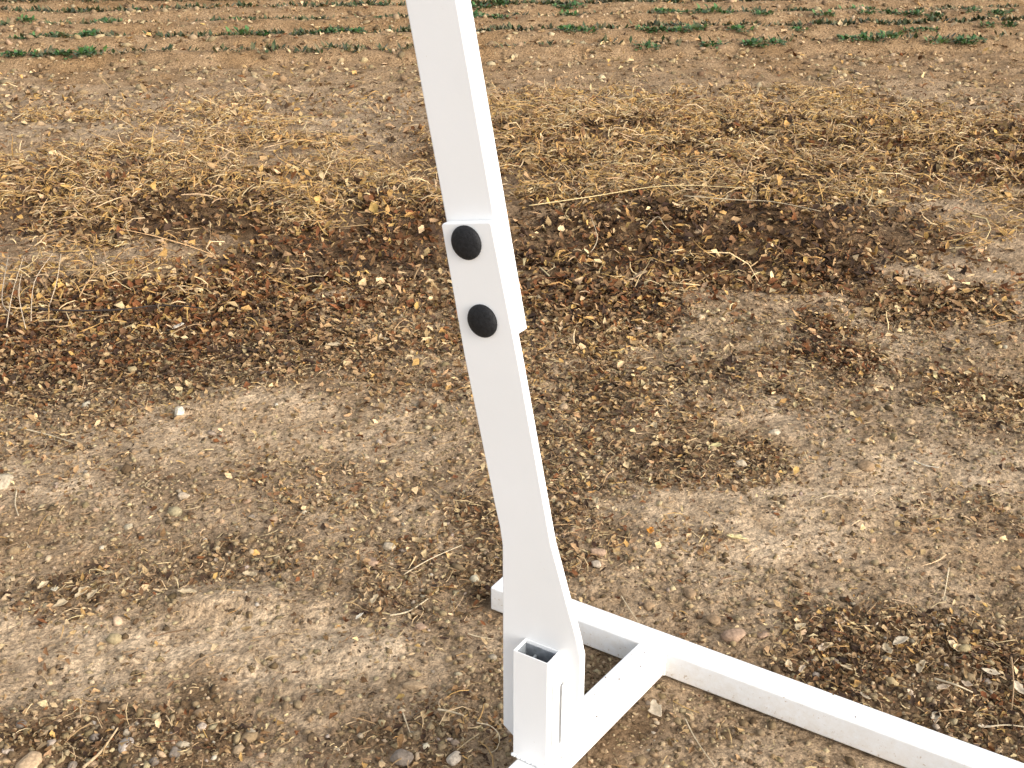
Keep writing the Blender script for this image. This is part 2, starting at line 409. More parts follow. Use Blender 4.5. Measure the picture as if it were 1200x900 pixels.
def octa():
    v = np.array([(1, 0, 0), (-1, 0, 0), (0, 1, 0), (0, -1, 0), (0, 0, 1), (0, 0, -1)], float)
    return v, np.array([(0, 2, 4), (2, 1, 4), (1, 3, 4), (3, 0, 4), (2, 0, 5), (1, 2, 5), (3, 1, 5), (0, 3, 5)])
def ico():
    bm = bmesh.new(); bmesh.ops.create_icosphere(bm, subdivisions=1, radius=1)
    v = np.array([q.co[:] for q in bm.verts]); f = np.array([[a.index for a in q.verts] for q in bm.faces]); bm.free(); return v, f
def crumbs(name, pts, size, pal, w, sink=.35, spread=.55, fine=False):
    pts = pts[off_frame(pts, .004)]
    n = len(pts); v, f = octa() if fine else ico(); k = len(v)
    s = size * rng.lognormal(0, spread, n) * (1 if fine else .45 + .55 * smooth(3.2, 6, pts[:, 1]) if size > .006 else 1)
    s = np.minimum(s, size * 3.2)
    V = v[None] * rng.uniform(.72, 1.25, (n, k, 1)) * np.stack([rng.uniform(.8, 1.4, n), rng.uniform(.7, 1.1, n), rng.uniform(.45, .9, n)], -1)[:, None] * s[:, None, None]
    V = np.einsum('nij,nkj->nki', rot(rng.uniform(0, 6.28, n), rng.normal(0, .4, n), rng.normal(0, .4, n)), V)
    z = height(pts[:, 0], pts[:, 1]) + s * (.75 - sink * 2) 
    V[:, :, 0] += pts[:, :1]; V[:, :, 1] += pts[:, 1:]; V[:, :, 2] += z[:, None]
    F = (np.arange(n)[:, None, None] * k + f[None]).reshape(-1, 3)
    cw = np.repeat(colour(n, pal, w), k, 0)
    return np_mesh(name, V.reshape(-1, 3), F, M_crumb, cw)

def d_leaf(x, y):
    cl = smooth(-.55, .35, P[5](x * 6, y * 6)) * .7 + .3
    return np.clip(field(LEAF, x, y, 1) * cl + .045 + .03 * smooth(5, 7, y), 0, 1)
def d_straw(x, y):
    cl = smooth(-.35, .5, P[7](x * 3.5, y * 5) + .5 * P[8](x * 9, y * 12)) * .88 + .12
    return np.clip(field(STRAW, x, y, 3) * cl, 0, 1) ** 1.5 + .003
def leaf_weights(p):
    x, y = p[:, 0], p[:, 1]
    rd = field(RED, x, y, 2); dk = field(DARK, x, y, 0); st = field(STRAW, x, y, 3)
    near = 1 - smooth(2.2, 3.6, y)
    return np.stack([(.10 + .08 * near) * (1 - .6 * dk), (.34 + .12 * near + .1 * st) * (1 - .4 * dk), .04 + .5 * st + .1 * rd, .35 + .25 * dk, .06 + .55 * rd, .08 + .5 * dk], -1)

# fallen leaves: near field, then the banks farther off
p = sample(70000, 1.25, 3.6, d_leaf); p = p[off_frame(p)]
tag(leaves('leaf_litter', p, 1.0, .008, .35, leaf_weights(p)), 'small dry leaf fragments scattered in patches over the bare soil near the white frame', 'leaf litter', None, 'stuff')
p = sample(45000, 3.3, 6.2, d_leaf)
tag(leaves('leaf_litter', p, 1.0, .020, .5, leaf_weights(p)), 'thick brown and reddish dead leaf litter along the low bank', 'leaf litter', None, 'stuff')
def d_far(x, y): return np.clip(.35 + .5 * P[1](x * 3, y * 3), 0.03, 1) * (1 - .6 * field(STRAW, x, y, 3))
p = sample(10500, 5.6, 11, d_far)
tag(leaves('crop_residue', p, 1.3, .006, .35, [.3, .4, .1, .15, .03, .02]), 'pale dry crop residue strewn over the tilled field beyond the bank', 'crop residue', None, 'stuff')

# straw
p = sample(13000, 3.1, 6.4, lambda x, y: d_straw(x, y) ** .75)
tag(leaves('husk_litter', p, 1.1, .018, .45, [.24, .26, .36, .10, .03, .01]), 'matted golden dry husks and leaf blades along the bank', 'husk litter', None, 'stuff')
p = sample(31000, 3.0, 6.4, d_straw)
tag(straws('straw_layer', p, .045, .0017, .024, .28, [.22, .24, .34, .16, .02, .02], .5), 'golden matted straw and dry stems lying on the bank', 'straw', None, 'stuff')
p = sample(8000, 1.25, 3.2, lambda x, y: np.clip(.15 + field(LEAF, x, y, 1), 0, 1)); p = p[off_frame(p, .03)]
tag(straws('straw_bits', p, .020, .0008, .004, .08, [.34, .36, .1, .16, .04, .0], .35), 'thin broken straw bits lying on the soil in the foreground', 'straw', None, 'stuff')

# soil crumbs and gravel
SOILP = [(.31, .225, .13), (.21, .148, .083), (.11, .072, .04), (.39, .295, .18)]
def d_cr(x, y): return np.clip(.38 + .6 * field(DARK, x, y, 0) - .22 * field(SAND, x, y, 2) + .35 * P[4](x * 4, y * 4), .03, 1)
p = sample(52000, 1.22, 3.4, d_cr)
tag(crumbs('soil_crumbs', p, .0032, SOILP, [.35, .35, .15, .15], fine=True), 'loose brown crumbs of soil over the foreground ground', 'soil crumbs', None, 'stuff')
p = sample(15500, 3.0, 10.8, lambda x, y: np.clip(.5 + .6 * P[4](x * 3, y * 3), .05, 1) * (1 - .6 * field(STRAW, x, y, 3)) * (1 - .8 * field(LEAF, x, y, 1)) * (.5 + .5 * smooth(4, 6, y)))
tag(crumbs('soil_clods', p, .0088, SOILP + [(.24, .16, .085)], [.3, .25, .12, .13, .2]), 'dry brown clods on the tilled ground farther off', 'soil clods', None, 'stuff')
p = sample(4600, 1.22, 3.5, lambda x, y: np.clip(.25 + .7 * P[4](x * 5, y * 5) + .5 * field(DARK, x, y, 0), .02, 1) * (1 - .75 * field(SAND, x, y, 2)))
tag(crumbs('soil_clods', p, .0052, SOILP, [.35, .35, .2, .1], .3, .4), 'small brown clods between the leaf fragments in the foreground', 'soil clods', None, 'stuff')
p = sample(900, 1.22, 3.4, lambda x, y: np.clip(.15 + field(DARK, x, y, 0) * (y < 2.3), 0, 1))
tag(crumbs('gravel', p, .0046, [(.32, .25, .18), (.24, .19, .14), (.40, .33, .25), (.30, .21, .13)], [.3, .3, .15, .25], .3, .35), 'small pale gravel half sunk in the foreground soil', 'gravel', None, 'stuff')

# ------------------------------------------------------------------ mesh code for solid things
def link(name, bm, mat, parent=None, smooth_=False):
    me = bpy.data.meshes.new(name); bmesh.ops.recalc_face_normals(bm, faces=bm.faces); bm.to_mesh(me); bm.free()
    if smooth_:
        for f in me.polygons: f.use_smooth = True
    me.materials.append(mat); o = bpy.data.objects.new(name, me); COL.objects.link(o)
    if parent: o.parent = parent
    return o
def prism(bm, outline, o, ax, ay, az, depth, bev=0.0):
    """outline in (ax, ay) from origin o, extruded along az by depth"""
    a = [bm.verts.new(o + ax * q[0] + ay * q[1]) for q in outline]
    b = [bm.verts.new(o + ax * q[0] + ay * q[1] + az * depth) for q in outline]
    n = len(outline); fs = [bm.faces.new(a), bm.faces.new(b[::-1])]
    for i in range(n): fs.append(bm.faces.new((a[i], b[i], b[(i + 1) % n], a[(i + 1) % n])))
    bmesh.ops.recalc_face_normals(bm, faces=fs)
    if bev:
        es = list({e for f in fs for e in f.edges})
        bmesh.ops.bevel(bm, geom=es, offset=bev, segments=2, profile=.5, affect='EDGES')
def weld(bm, pts, r):
    """lumpy weld bead along a polyline"""
    rr = random.Random(len(bm.verts) + 3)
    for a, b in zip(pts[:-1], pts[1:]):
        n = max(2, int((b - a).length / (r * .9)))
        for i in range(n):
            c = a.lerp(b, (i + rr.uniform(-.15, .15)) / n)
            bmesh.ops.create_icosphere(bm, subdivisions=2, radius=r * rr.uniform(.8, 1.15), matrix=Matrix.Translation(c) @ Matrix.Diagonal((1, 1, .8, 1)))
UP = Vector((0, 0, 1))
root = bpy.data.objects.new('steel_stand', None); COL.objects.link(root)
tag(root, 'white painted steel stand, leaning bolted post on a rail base lying on soil', 'stand')
def rect_out(w, h): return [(0, 0), (w, 0), (w, h), (0, h)]
# long rail, cross bar
bm = bmesh.new(); prism(bm, rect_out(.356 + 1.75, T), JO - D2 * .356, D2, UP, NN, T, .0028); link('base_rail', bm, M_white, root)
bm = bmesh.new(); q = JO - D1 * .78 - D2 * 0; prism(bm, rect_out(-T, T - .0006), q + UP * .0003, D2, UP, D1, .78 - .0006, .0028); link('cross_bar', bm, M_white, root)
# lower upright: flat plate with flared foot, standing across the cross bar
LOW = [(-.032, .0005), (.075, .0005), (.080, .025), (.079, .20), (.071, .232), (.052, .292), (.027, .374), (.015, .432), (-.028, .642),
       (-.068, .820), (-.0705, .823), (-.1435, .809), (-.146, .806), (-.114, .630), (-.066, .408), (-.058, .375), (-.0535, .345), (-.0535, .016)]
TP = .014
bm = bmesh.new(); prism(bm, LOW, PO, D2, UP, NN, TP, .0016); link('foot_plate', bm, M_white, root)
# upper post: slim box bolted behind the plate, leaning the same way
LE = .197
def upz(z, off): return (-.1515 + off - (z - .821) * LE, z)
bm = bmesh.new(); prism(bm, [upz(.664, .0), upz(.668, .081), upz(1.75, .077), upz(1.75, 0)], PO + NN * (TP + .0005), D2, UP, NN, .030, .0025)
link('upper_post', bm, M_white, root)
# welds
bm = bmesh.new()
weld(bm, [PO + D2 * -.02 + UP * .002 - NN * .001, PO + D2 * .028 + UP * .002 - NN * .001], .0032)
link('weld_bead', bm, M_white, root, True); bm = bmesh.new()
weld(bm, [JO - D2 * T + NN * -.0005 + UP * .004, JO - D2 * T + NN * -.0005 + UP * .046], .0034)
link('weld_bead', bm, M_white, root, True); bm = bmesh.new()
weld(bm, [JO - NN * .0005 + UP * .004, JO - NN * .0005 + UP * .046], .0034)
link('weld_bead', bm, M_white, root, True)
# black domed bolt caps
def bolt(cx, cz):
    bm = bmesh.new(); R0 = .023
    prof = [(R0, 0), (R0 * 1.0, .0022), (R0 * .96, .0038), (R0 * .85, .0055), (R0 * .6, .0075), (R0 * .3, .0085), (0, .0088)]
    rings = []
    for r, h in prof:
        if r == 0: rings.append([bm.verts.new((0, 0, h))]); continue
        rings.append([bm.verts.new((r * math.cos(a), r * math.sin(a), h)) for a in [i * math.tau / 32 for i in range(32)]])
    for A, B in zip(rings[:-1], rings[1:]):
        for i in range(32):
            j = (i + 1) % 32
            bm.faces.new((A[i], A[j], B[j], B[i]) if len(B) > 1 else (A[i], A[j], B[0]))
    bm.faces.new(rings[0][::-1])
    M = Matrix((D2, UP, -NN)).transposed().to_4x4(); M.translation = PO + D2 * cx + UP * cz - NN * .0004
    bm.transform(M)
    return link('bolt_cap', bm, M_black, root, True)
bolt(-.106, .790); b2 = bolt(-.0825, .686)
# bolt ends behind the post
for cx, cz in ((-.106, .790), (-.0825, .686)):
    bm = bmesh.new()
    prism(bm, [(.0095 * math.cos(a), .0095 * math.sin(a)) for a in [i * math.tau / 6 for i in range(6)]], PO + D2 * (cx + .0) + UP * cz + NN * (TP + .0308), D2, UP, NN, .008, .0008)
    link('nut', bm, M_grey, root)
# socket: short open-topped box tube welded to the face of the plate
SX, SW, SD, SZ0, SZ1 = -.0135, .058, .034, .0012, .199
def tube(bm, o, ax, ay, w, d, z0, z1, t):
    out = [(0, 0), (w, 0), (w, d), (0, d)]; inn = [(t, t), (w - t, t), (w - t, d - t), (t, d - t)]
    vs = {}
    for k, z in ((0, z0), (1, z1)):
        for nm, l_ in (('o', out), ('i', inn)): vs[nm, k] = [bm.verts.new(o + ax * a + ay * b_ + UP * z) for a, b_ in l_]
    for i in range(4):
        j = (i + 1) % 4
        bm.faces.new((vs['o', 0][i], vs['o', 0][j], vs['o', 1][j], vs['o', 1][i]))
        bm.faces.new((vs['i', 0][j], vs['i', 0][i], vs['i', 1][i], vs['i', 1][j]))
        bm.faces.new((vs['o', 1][i], vs['o', 1][j], vs['i', 1][j], vs['i', 1][i]))
        bm.faces.new((vs['o', 0][j], vs['o', 0][i], vs['i', 0][i], vs['i', 0][j]))
bm = bmesh.new(); so_ = PO + D2 * SX - NN * (SD + .0004)
tube(bm, so_, D2, NN, SW, SD, SZ0, SZ1, .0017)
bmesh.ops.bevel(bm, geom=[e for e in bm.edges], offset=.0006, segments=2, affect='EDGES')
sock = link('socket', bm, M_white, root)
bm = bmesh.new(); tube(bm, so_ + D2 * .0019 + NN * .0019, D2, NN, SW - .0038, SD - .0038, .004, SZ1 - .006, .0012); link('inner_sleeve', bm, M_dsteel, sock)
bm = bmesh.new(); prism(bm, rect_out(SW - .009, .003), so_ + D2 * .0045 + NN * .0045 + UP * .06, D2, UP, NN, SD - .009); link('inner_floor', bm, M_dsteel, sock)
bm = bmesh.new(); prism(bm, rect_out(.0035, .1), so_ + D2 * .019 + NN * .0042 + UP * .080, D2, UP, NN, SD - .0085, .0006); link('inner_web', bm, M_grey, sock)
# slotted side bracket beside the socket
bm = bmesh.new()
bo = PO + D2 * (SX + SW + .0005) - NN * .0
prism(bm, rect_out(.005, .150), bo + UP * .0012 - NN * (SD * .62), D2, UP, NN, SD * .62 - .0005, .0012)
prism(bm, rect_out(.004, .112), bo + D2 * .0085 + UP * .034 - NN * .0085, D2, UP, NN, .008, .001)
link('side_bracket', bm, M_white, root)
bm = bmesh.new(); bmesh.ops.create_icosphere(bm, subdivisions=3, radius=.0075, matrix=Matrix.Translation(bo + D2 * .008 - NN * .009 + UP * .024) @ Matrix.Diagonal((1, 1, .9, 1)))
link('locating_knob', bm, M_white, root, True)
bm = bmesh.new()
weld(bm, [so_ + UP * .0035, so_ + D2 * SW + UP * .0035], .0034); link('weld_bead', bm, M_white, root, True)
# end caps of the bars
bm = bmesh.new(); prism(bm, rect_out(T - .008, T - .008), JO - D2 * .3585 + UP * .004 + NN * .004, NN, UP, D2, .0022, .0006); link('end_cap', bm, M_black, root)

# soil crumbs that splashed up and came to rest on the rail
q = []
rr = random.Random(5)
bm = bmesh.new()
for _ in range(24):
    s_ = rr.uniform(-.34, 1.3); t_ = rr.uniform(.003, T - .003); k = rr.uniform(.0006, .0016) * (1.6 if rr.random() < .12 else 1)
    c = JO + D2 * s_ + NN * t_ + UP * (T + k * .4)
    if rr.random() < .3: c = JO - D1 * rr.uniform(0, .26) - D2 * t_ + UP * (T + k * .4)
    bmesh.ops.create_icosphere(bm, subdivisions=1, radius=k, matrix=Matrix.Translation(c) @ Matrix.Rotation(rr.uniform(0, 3), 4, 'Z') @ Matrix.Diagonal((1.3, .9, .7, 1)))
tag(link('rail_grit', bm, plain('grit_surface', (.22, .155, .095), .95, .1)), 'tiny soil grit fallen on top of the white rails', 'grit', None, 'stuff')
# ------------------------------------------------------------------ stones
ONES = ['', 'first', 'second', 'third', 'fourth', 'fifth', 'sixth', 'seventh', 'eighth', 'ninth', 'tenth', 'eleventh', 'twelfth', 'thirteenth', 'fourteenth',
        'fifteenth', 'sixteenth', 'seventeenth', 'eighteenth', 'nineteenth']
def nth(n):
    if n < 20: return ONES[n]
    t, o = divmod(n, 10)
    return {2: 'twent', 3: 'thirt', 4: 'fort', 5: 'fift'}[t] + ('ieth' if o == 0 else 'y-' + ONES[o])
def stone(px, py, w, h, col, label, group=None, flat=.6, yaw=None, seed=0, name='stone'):
    """stone lying at a spot of the ground; w, h are its seen width and height in photograph pixels"""
    x, y = at(px, py + h * .3); z = hz(x, y)
    dist = math.sqrt(x * x + y * y + CAM_H ** 2)
    W_ = w / FPX * dist * .5; el = math.asin(CAM_H / dist)
    Hh = h / FPX * dist * .5
    hgt = min(W_ * flat, Hh * .95); dep = max(W_ * .5, math.sqrt(max(Hh ** 2 - (hgt * math.cos(el)) ** 2, 1e-8)) / math.sin(el))
    dep = min(dep, W_ * 1.5)
    rr = random.Random(seed + int(px * 7 + py))
    bm = bmesh.new(); bmesh.ops.create_icosphere(bm, subdivisions=3, radius=1)
    o3 = Vector((rr.uniform(0, 50), rr.uniform(0, 50), 0))
    cuts = [(Vector((rr.gauss(0, 1), rr.gauss(0, 1), rr.gauss(0, 1))).normalized(), rr.uniform(.55, .85)) for _ in range(9)]
    W_k = .9
    for v in bm.verts:
        c = v.co.copy()
        k = 1 + .26 * mnoise.noise(c * 1.1 + o3) + .10 * mnoise.noise(c * 3 + o3) + .03 * mnoise.noise(c * 8 + o3)
        c = Vector([math.copysign(abs(q) ** .94, q) for q in c]) * k
        for cn, cd in cuts:
            e = c.dot(cn) - cd
            if e > 0: c -= cn * e * .88
        v.co = Vector((c.x * W_, c.y * dep, c.z * hgt))
    o = link(name, bm, plain('stone_surface', (col[0] * .92, col[1] * .84, col[2] * .76), .9, .1, 150, .38, .8), None, True)
    o.location = (x, y, z + hgt * .4); o.rotation_euler = (rr.uniform(-.15, .15), rr.uniform(-.15, .15), rr.uniform(-.25, .25) if yaw is None else yaw)
    return tag(o, label, 'stone', group)
PW, TN, GY, PK = (.44, .39, .30), (.30, .22, .14), (.20, .175, .15), (.34, .25, .185)
stone(210, 484, 12, 17, (.58, .54, .45), 'small bright white stone standing upright on the pale soil left of the post', flat=1.3)
stone(3, 565, 28, 20, PW, 'pale rounded stone cut by the left edge of the picture')
stone(487, 800, 32, 15, (.38, .29, .19), 'smooth oval tan stone lying flat left of the foot of the white post', flat=.4)
stone(868, 545, 20, 11, PW, 'oblong whitish stone in the dark litter patch right of the post')
stone(1015, 547, 20, 15, TN, 'round tan stone sitting in a small hollow of the bare soil right of centre')
stone(857, 747, 36, 16, PK, 'long pinkish stone just behind the long white rail', yaw=.3)
stone(893, 746, 18, 10, PK, 'small flat pinkish pebble right of the long stone behind the rail')
stone(836, 724, 17, 15, TN, 'round brown stone between two others behind the rail joint')
stone(808, 694, 16, 15, TN, 'round grey brown stone farthest back behind the rail joint')
stone(760, 711, 13, 11, TN, 'small tan pebble close behind the joint of the two bars')
stone(34, 888, 26, 25, (.47, .36, .24), 'blocky tan stone in the bottom left corner')
stone(147, 868, 17, 16, (.40, .36, .32), 'rounded grey stone in the dark gravelly patch at bottom left')
stone(205, 878, 14, 12, GY, 'small grey pebble at the right of the bottom left gravel patch')
stone(533, 887, 18, 18, (.45, .41, .35), 'pale blocky stone at the bottom edge left of the stand foot')
stone(470, 883, 27, 20, GY, 'dull dark grey stone at the bottom edge in loose crumbs')
stone(457, 640, 18, 12, PW, 'cream pebble in the litter left of the post, uppermost of a pair')
stone(438, 656, 16, 13, PK, 'pinkish pebble in the litter left of the post, lower of a pair')
stone(493, 733, 17, 10, PK, 'flat pink pebble left of the plate bottom')
stone(700, 651, 22, 12, PK, 'flat pale pebble close right of the flared plate')
stone(698, 665, 13, 11, (.42, .37, .30), 'small pebble just below the flat pale one right of the flared plate')
stone(907, 507, 15, 9, PW, 'small white pebble on bare soil above the oblong whitish stone')
stone(213, 867, 18, 7, PW, 'thin cream stone chip above the grey pebble at bottom left')
stone(293, 847, 12, 7, PW, 'tiny pale pebble right of the bottom left gravel patch')
stone(216, 582, 16, 9, (.44, .38, .30), 'small tan pebble on the bare soil below the upright white stone')
stone(660, 462, 12, 8, TN, 'small brown pebble at the right edge of the white post')
for k, (px, py) in enumerate(((10, 880), (25, 850), (60, 868), (85, 893), (110, 858), (180, 890), (235, 846))):
    stone(px, py, 12, 10, random.choice([GY, (.38, .33, .28)]), 'small grey pebble in the dark patch at bottom left, %s from the left edge' % nth(k + 1), 'pebbles in the bottom left gravel patch')

# ------------------------------------------------------------------ single stalks and twigs
def stalk(path, r, col, label, group=None, lift=.004, name='dry_stalk', cat='stalk', zs=None):
    """path in photograph pixels on the ground; zs gives extra heights"""
    pts = []
    for i, (px, py) in enumerate(path):
        e = zs[i] if zs else lift
        x, y = at(px, py, e); pts.append(Vector((x, y, hz(x, y) + e + r)))
    # resample smoothly
    fine = []
    for i in range(len(pts) - 1):
        p0 = pts[max(i - 1, 0)]; p1 = pts[i]; p2 = pts[i + 1]; p3 = pts[min(i + 2, len(pts) - 1)]
        for k in range(5):
            t = k / 5
            fine.append(.5 * ((2 * p1) + (p2 - p0) * t + (2 * p0 - 5 * p1 + 4 * p2 - p3) * t * t + (3 * p1 - p0 - 3 * p2 + p3) * t ** 3))
    fine.append(pts[-1])
    org = fine[0].copy(); bm = bmesh.new(); prev = None; n = 6
    for i, c in enumerate(fine):
        d = (fine[min(i + 1, len(fine) - 1)] - fine[max(i - 1, 0)]).normalized()
        a = d.cross(UP).normalized(); b_ = a.cross(d)
        rr = r * (1 - .5 * i / len(fine)) * random.uniform(.85, 1.15)
        ring = [bm.verts.new(c - org + (a * math.cos(k * math.tau / n) + b_ * math.sin(k * math.tau / n)) * rr) for k in range(n)]
        if prev:
            for k in range(n): bm.faces.new((prev[k], prev[(k + 1) % n], ring[(k + 1) % n], ring[k]))
        else: bm.faces.new(ring)
        prev = ring
    bm.faces.new(prev[::-1])
    o = link(name, bm, plain(name + '_surface', col, .7, .25, 150, .3, .3), None, True); o.location = org
    return tag(o, label, cat, group)
ST, SB, SDK = (.50, .40, .26), (.30, .20, .11), (.035, .025, .02)
stalk([(45, 361), (90, 363), (140, 362), (190, 356), (238, 359)], .0035, SDK, 'long thin black twig lying across the leaf litter at left', None, .03, 'dark_twig', 'twig')
stalk([(803, 841), (812, 862), (822, 880), (838, 902)], .0014, ST, 'thin dry stalk running off the bottom edge in the corner below the rail')
stalk([(728, 699), (737, 714), (750, 731)], .0013, ST, 'short pale stalk leaning at the back of the rail joint', zs=[.02, .012, .004])
stalk([(473, 673), (505, 657), (541, 638)], .0014, ST, 'straight pale stalk lying diagonally in litter left of the post', zs=[.003, .01, .012])
stalk([(457, 721), (480, 715), (504, 701)], .002, ST, 'short thick straw in the soil left of the plate bottom')
stalk([(97, 899), (118, 878), (138, 852)], .0026, (.42, .30, .17), 'thick tan stalk standing out of the gravel patch at bottom left', zs=[.003, .006, .012])
stalk([(558, 847), (575, 850), (585, 863), (582, 877), (570, 885)], .0014, ST, 'hooked dry stalk curling beside the base of the white plate')
stalk([(513, 833), (528, 836), (543, 841)], .0022, ST, 'short tan straw lying on soil right of the oval stone')
stalk([(548, 744), (562, 747), (578, 749)], .0016, ST, 'small straw touching the left side of the plate')
stalk([(472, 833), (477, 848), (482, 863)], .0014, ST, 'thin upright straw in the crumbs below the oval stone')
stalk([(332, 676), (343, 684), (356, 694)], .002, SB, 'short brown twig on the pale clay mound', None, .004, 'dark_twig', 'twig')
stalk([(620, 253), (690, 246), (780, 238), (872, 240)], .0022, (.52, .40, .2), 'longest pale reed lying level across the bank right of the post', None, .05)
stalk([(800, 246), (860, 250), (905, 254), (960, 262)], .0018, ST, 'dry reed lying lower on the right bank pointing right', None, .04)
stalk([(755, 275), (770, 262), (778, 268), (788, 280)], .0018, ST, 'bent pale stem poking from dark litter right of the post', zs=[.01, .05, .05, .01])
stalk([(688, 300), (700, 280), (692, 262)], .0016, ST, 'curved grey stem among dark litter right of the bolts', zs=[.01, .04, .05])
stalk([(22, 504), (60, 512), (98, 526)], .002, ST, 'pale stalk lying on bare soil at the left below the litter')
stalk([(20, 578), (18, 592), (22, 606)], .0018, ST, 'short cream stalk below the pale stone at the left edge')
stalk([(715, 778), (719, 795), (722, 812)], .0012, SB, 'small brown stem inside the angle of plate and cross bar')
stalk([(1070, 542), (1085, 547), (1100, 549)], .002, PW, 'short whitish straw right of the round tan stone')
stalk([(960, 588), (975, 584), (992, 592)], .0015, ST, 'thin bowed straw on pale soil below the round tan stone')
stalk([(1160, 850), (1180, 850), (1204, 853)], .0018, ST, 'level straw in dark litter at the right edge above the rail')
stalk([(1095, 796), (1120, 803), (1140, 811)], .002, ST, 'forked looking pale straw in the dark litter above the right end of the rail', zs=[.01, .02, .012])
stalk([(1185, 770), (1188, 800), (1186, 830)], .0015, SB, 'upright brown stem at the far right of the dark litter', zs=[.05, .03, .005])
stalk([(1112, 665), (1108, 690), (1106, 700)], .0013, ST, 'thin straw standing above the dark litter on the right', zs=[.03, .015, .004])
for k, pth in enumerate((((8, 385), (14, 340), (28, 300)), ((36, 378), (40, 330), (62, 296)), ((10, 300), (2, 350), (16, 372)), ((30, 385), (22, 345), (25, 318)), ((55, 360), (66, 330), (72, 300)))):
    stalk(list(pth), .0016, (.46, .36, .25), 'thin pale stem in the tangle standing at the left edge, %s of five' % nth(k + 1), 'stems standing at the left edge', zs=[.01, .07, .13])

# ------------------------------------------------------------------ single leaves
def leaf(px, py, ln, ang, col, label, group=None, curl=.5):
    x, y = at(px, py); dist = math.sqrt(x * x + y * y + CAM_H ** 2); L = .8 * ln / FPX * dist
    rr = random.Random(int(px * 13 + py)); bm = bmesh.new(); ni, nj = 8, 4
    g = []
    for i in range(ni + 1):
        t = i / ni; w = L * .24 * math.sin(math.pi * min(1, t * .96 + .03)) ** .7 * rr.uniform(.6, 1.3)
        g.append([bm.verts.new(((t - .5) * L, (j / nj * 2 - 1) * w + .1 * L * math.sin(t * 3),
                  curl * L * .5 * (t - .45) ** 2 * 2 + abs(j / nj * 2 - 1) ** 1.5 * w * .6 + rr.uniform(-1, 1) * L * .02)) for j in range(nj + 1)])
    for i in range(ni):
        for j in range(nj): bm.faces.new((g[i][j], g[i + 1][j], g[i + 1][j + 1], g[i][j + 1]))
    o = link('dry_leaf', bm, plain('leaf_surface', col, .75, .25, 130, .3, .5), None, True)
    md = o.modifiers.new('thickness', 'SOLIDIFY'); md.thickness = .0006
    o.location = (x, y, hz(x, y) + .006); o.rotation_euler = (rr.uniform(-.4, .4), rr.uniform(-.3, .3), ang)
    return tag(o, label, 'leaf', group)
LP, LB, LR = (.44, .34, .21), (.28, .18, .10), (.40, .17, .035)
leaf(771, 833, 34, 1.75, (.55, .45, .32), 'slender curled tan leaf lying in the corner below the rail joint')
leaf(763, 628, 22, 1.3, (.55, .22, .03), 'bright orange leaf scrap on the soil right of the plate')
leaf(862, 639, 28, -.3, (.60, .50, .25), 'yellowish dry leaf on the pale soil right of the orange scrap')
leaf(52, 692, 18, .9, LP, 'pale leaf at the left end of the small leaf cluster left of centre')
leaf(64, 697, 18, -1.0, (.7, .6, .42), 'brightest cream leaf in the small leaf cluster at left')
leaf(72, 712, 22, .3, LP, 'flat pale leaf lowest in the small leaf cluster at left')
leaf(98, 700, 24, .9, LP, 'narrow pale leaf in the middle of the leaf cluster at left')
leaf(110, 701, 20, 1.1, LP, 'narrow tan leaf at the right end of the leaf cluster at left')
leaf(220, 704, 26, .2, LP, 'pale flat leaf beside the clay mound')
leaf(293, 676, 22, -.2, LP, 'cream leaf at the top edge of the clay mound')
leaf(768, 499, 18, 1.6, LP, 'cream leaf standing on edge among brown leaves right of the post')
leaf(838, 527, 20, .1, (.5, .42, .2), 'yellow leaf at the top of the dark litter patch')
leaf(440, 708, 20, 1.2, LP, 'cream curled leaf on the soil left of the plate')
leaf(422, 726, 16, .9, (.7, .62, .48), 'small white leaf scrap at the edge of the clay bump')
leaf(372, 76 + 250, 26, .1, LB, 'tan triangular leaf in the litter left of the bolts')
leaf(395, 410, 30, .2, LP, 'pale star shaped leaf on the soil left of the lower bolt')
leaf(450, 402, 18, -.5, LP, 'small pale leaf left of the lower bolt cap')
leaf(207, 387, 26, .2, (.65, .57, .45), 'whitish leaf below the black twig')
leaf(770, 262 + 10, 24, .1, LB, 'tan leaf on the dark litter under the reeds')
leaf(750, 327, 24, .5, LP, 'pale leaf in dark litter straight right of the upper bolt')
for k, (px, py) in enumerate(sorted([(938, 742), (983, 738), (992, 790), (940, 790), (1013, 820), (1055, 758), (1067, 818), (1105, 813), (1153, 857), (1097, 847),
                              (1133, 803), (1195, 812), (1040, 765), (965, 765), (1120, 760), (1080, 785), (1160, 790)], key=lambda q: q[0])):
    leaf(px, py, random.uniform(16, 26), random.uniform(0, 3.1), random.choice([LP, (.5, .38, .26), (.50, .41, .29)]), 'pale curled leaf in the dark litter above the rail, %s from the left' % nth(k + 1), 'pale leaves in the right litter patch')
for k, (px, py) in enumerate(sorted([(1107, 707), (1147, 703), (925, 785), (720, 600), (700, 590), (1060, 590), (1140, 450), (905, 480)])):
    leaf(px, py, random.uniform(12, 18), random.uniform(0, 3.1), LP, 'small pale leaf scrap alone on soil right of the post, %s from the post' % nth(k + 1), 'stray leaf scraps right of the post')

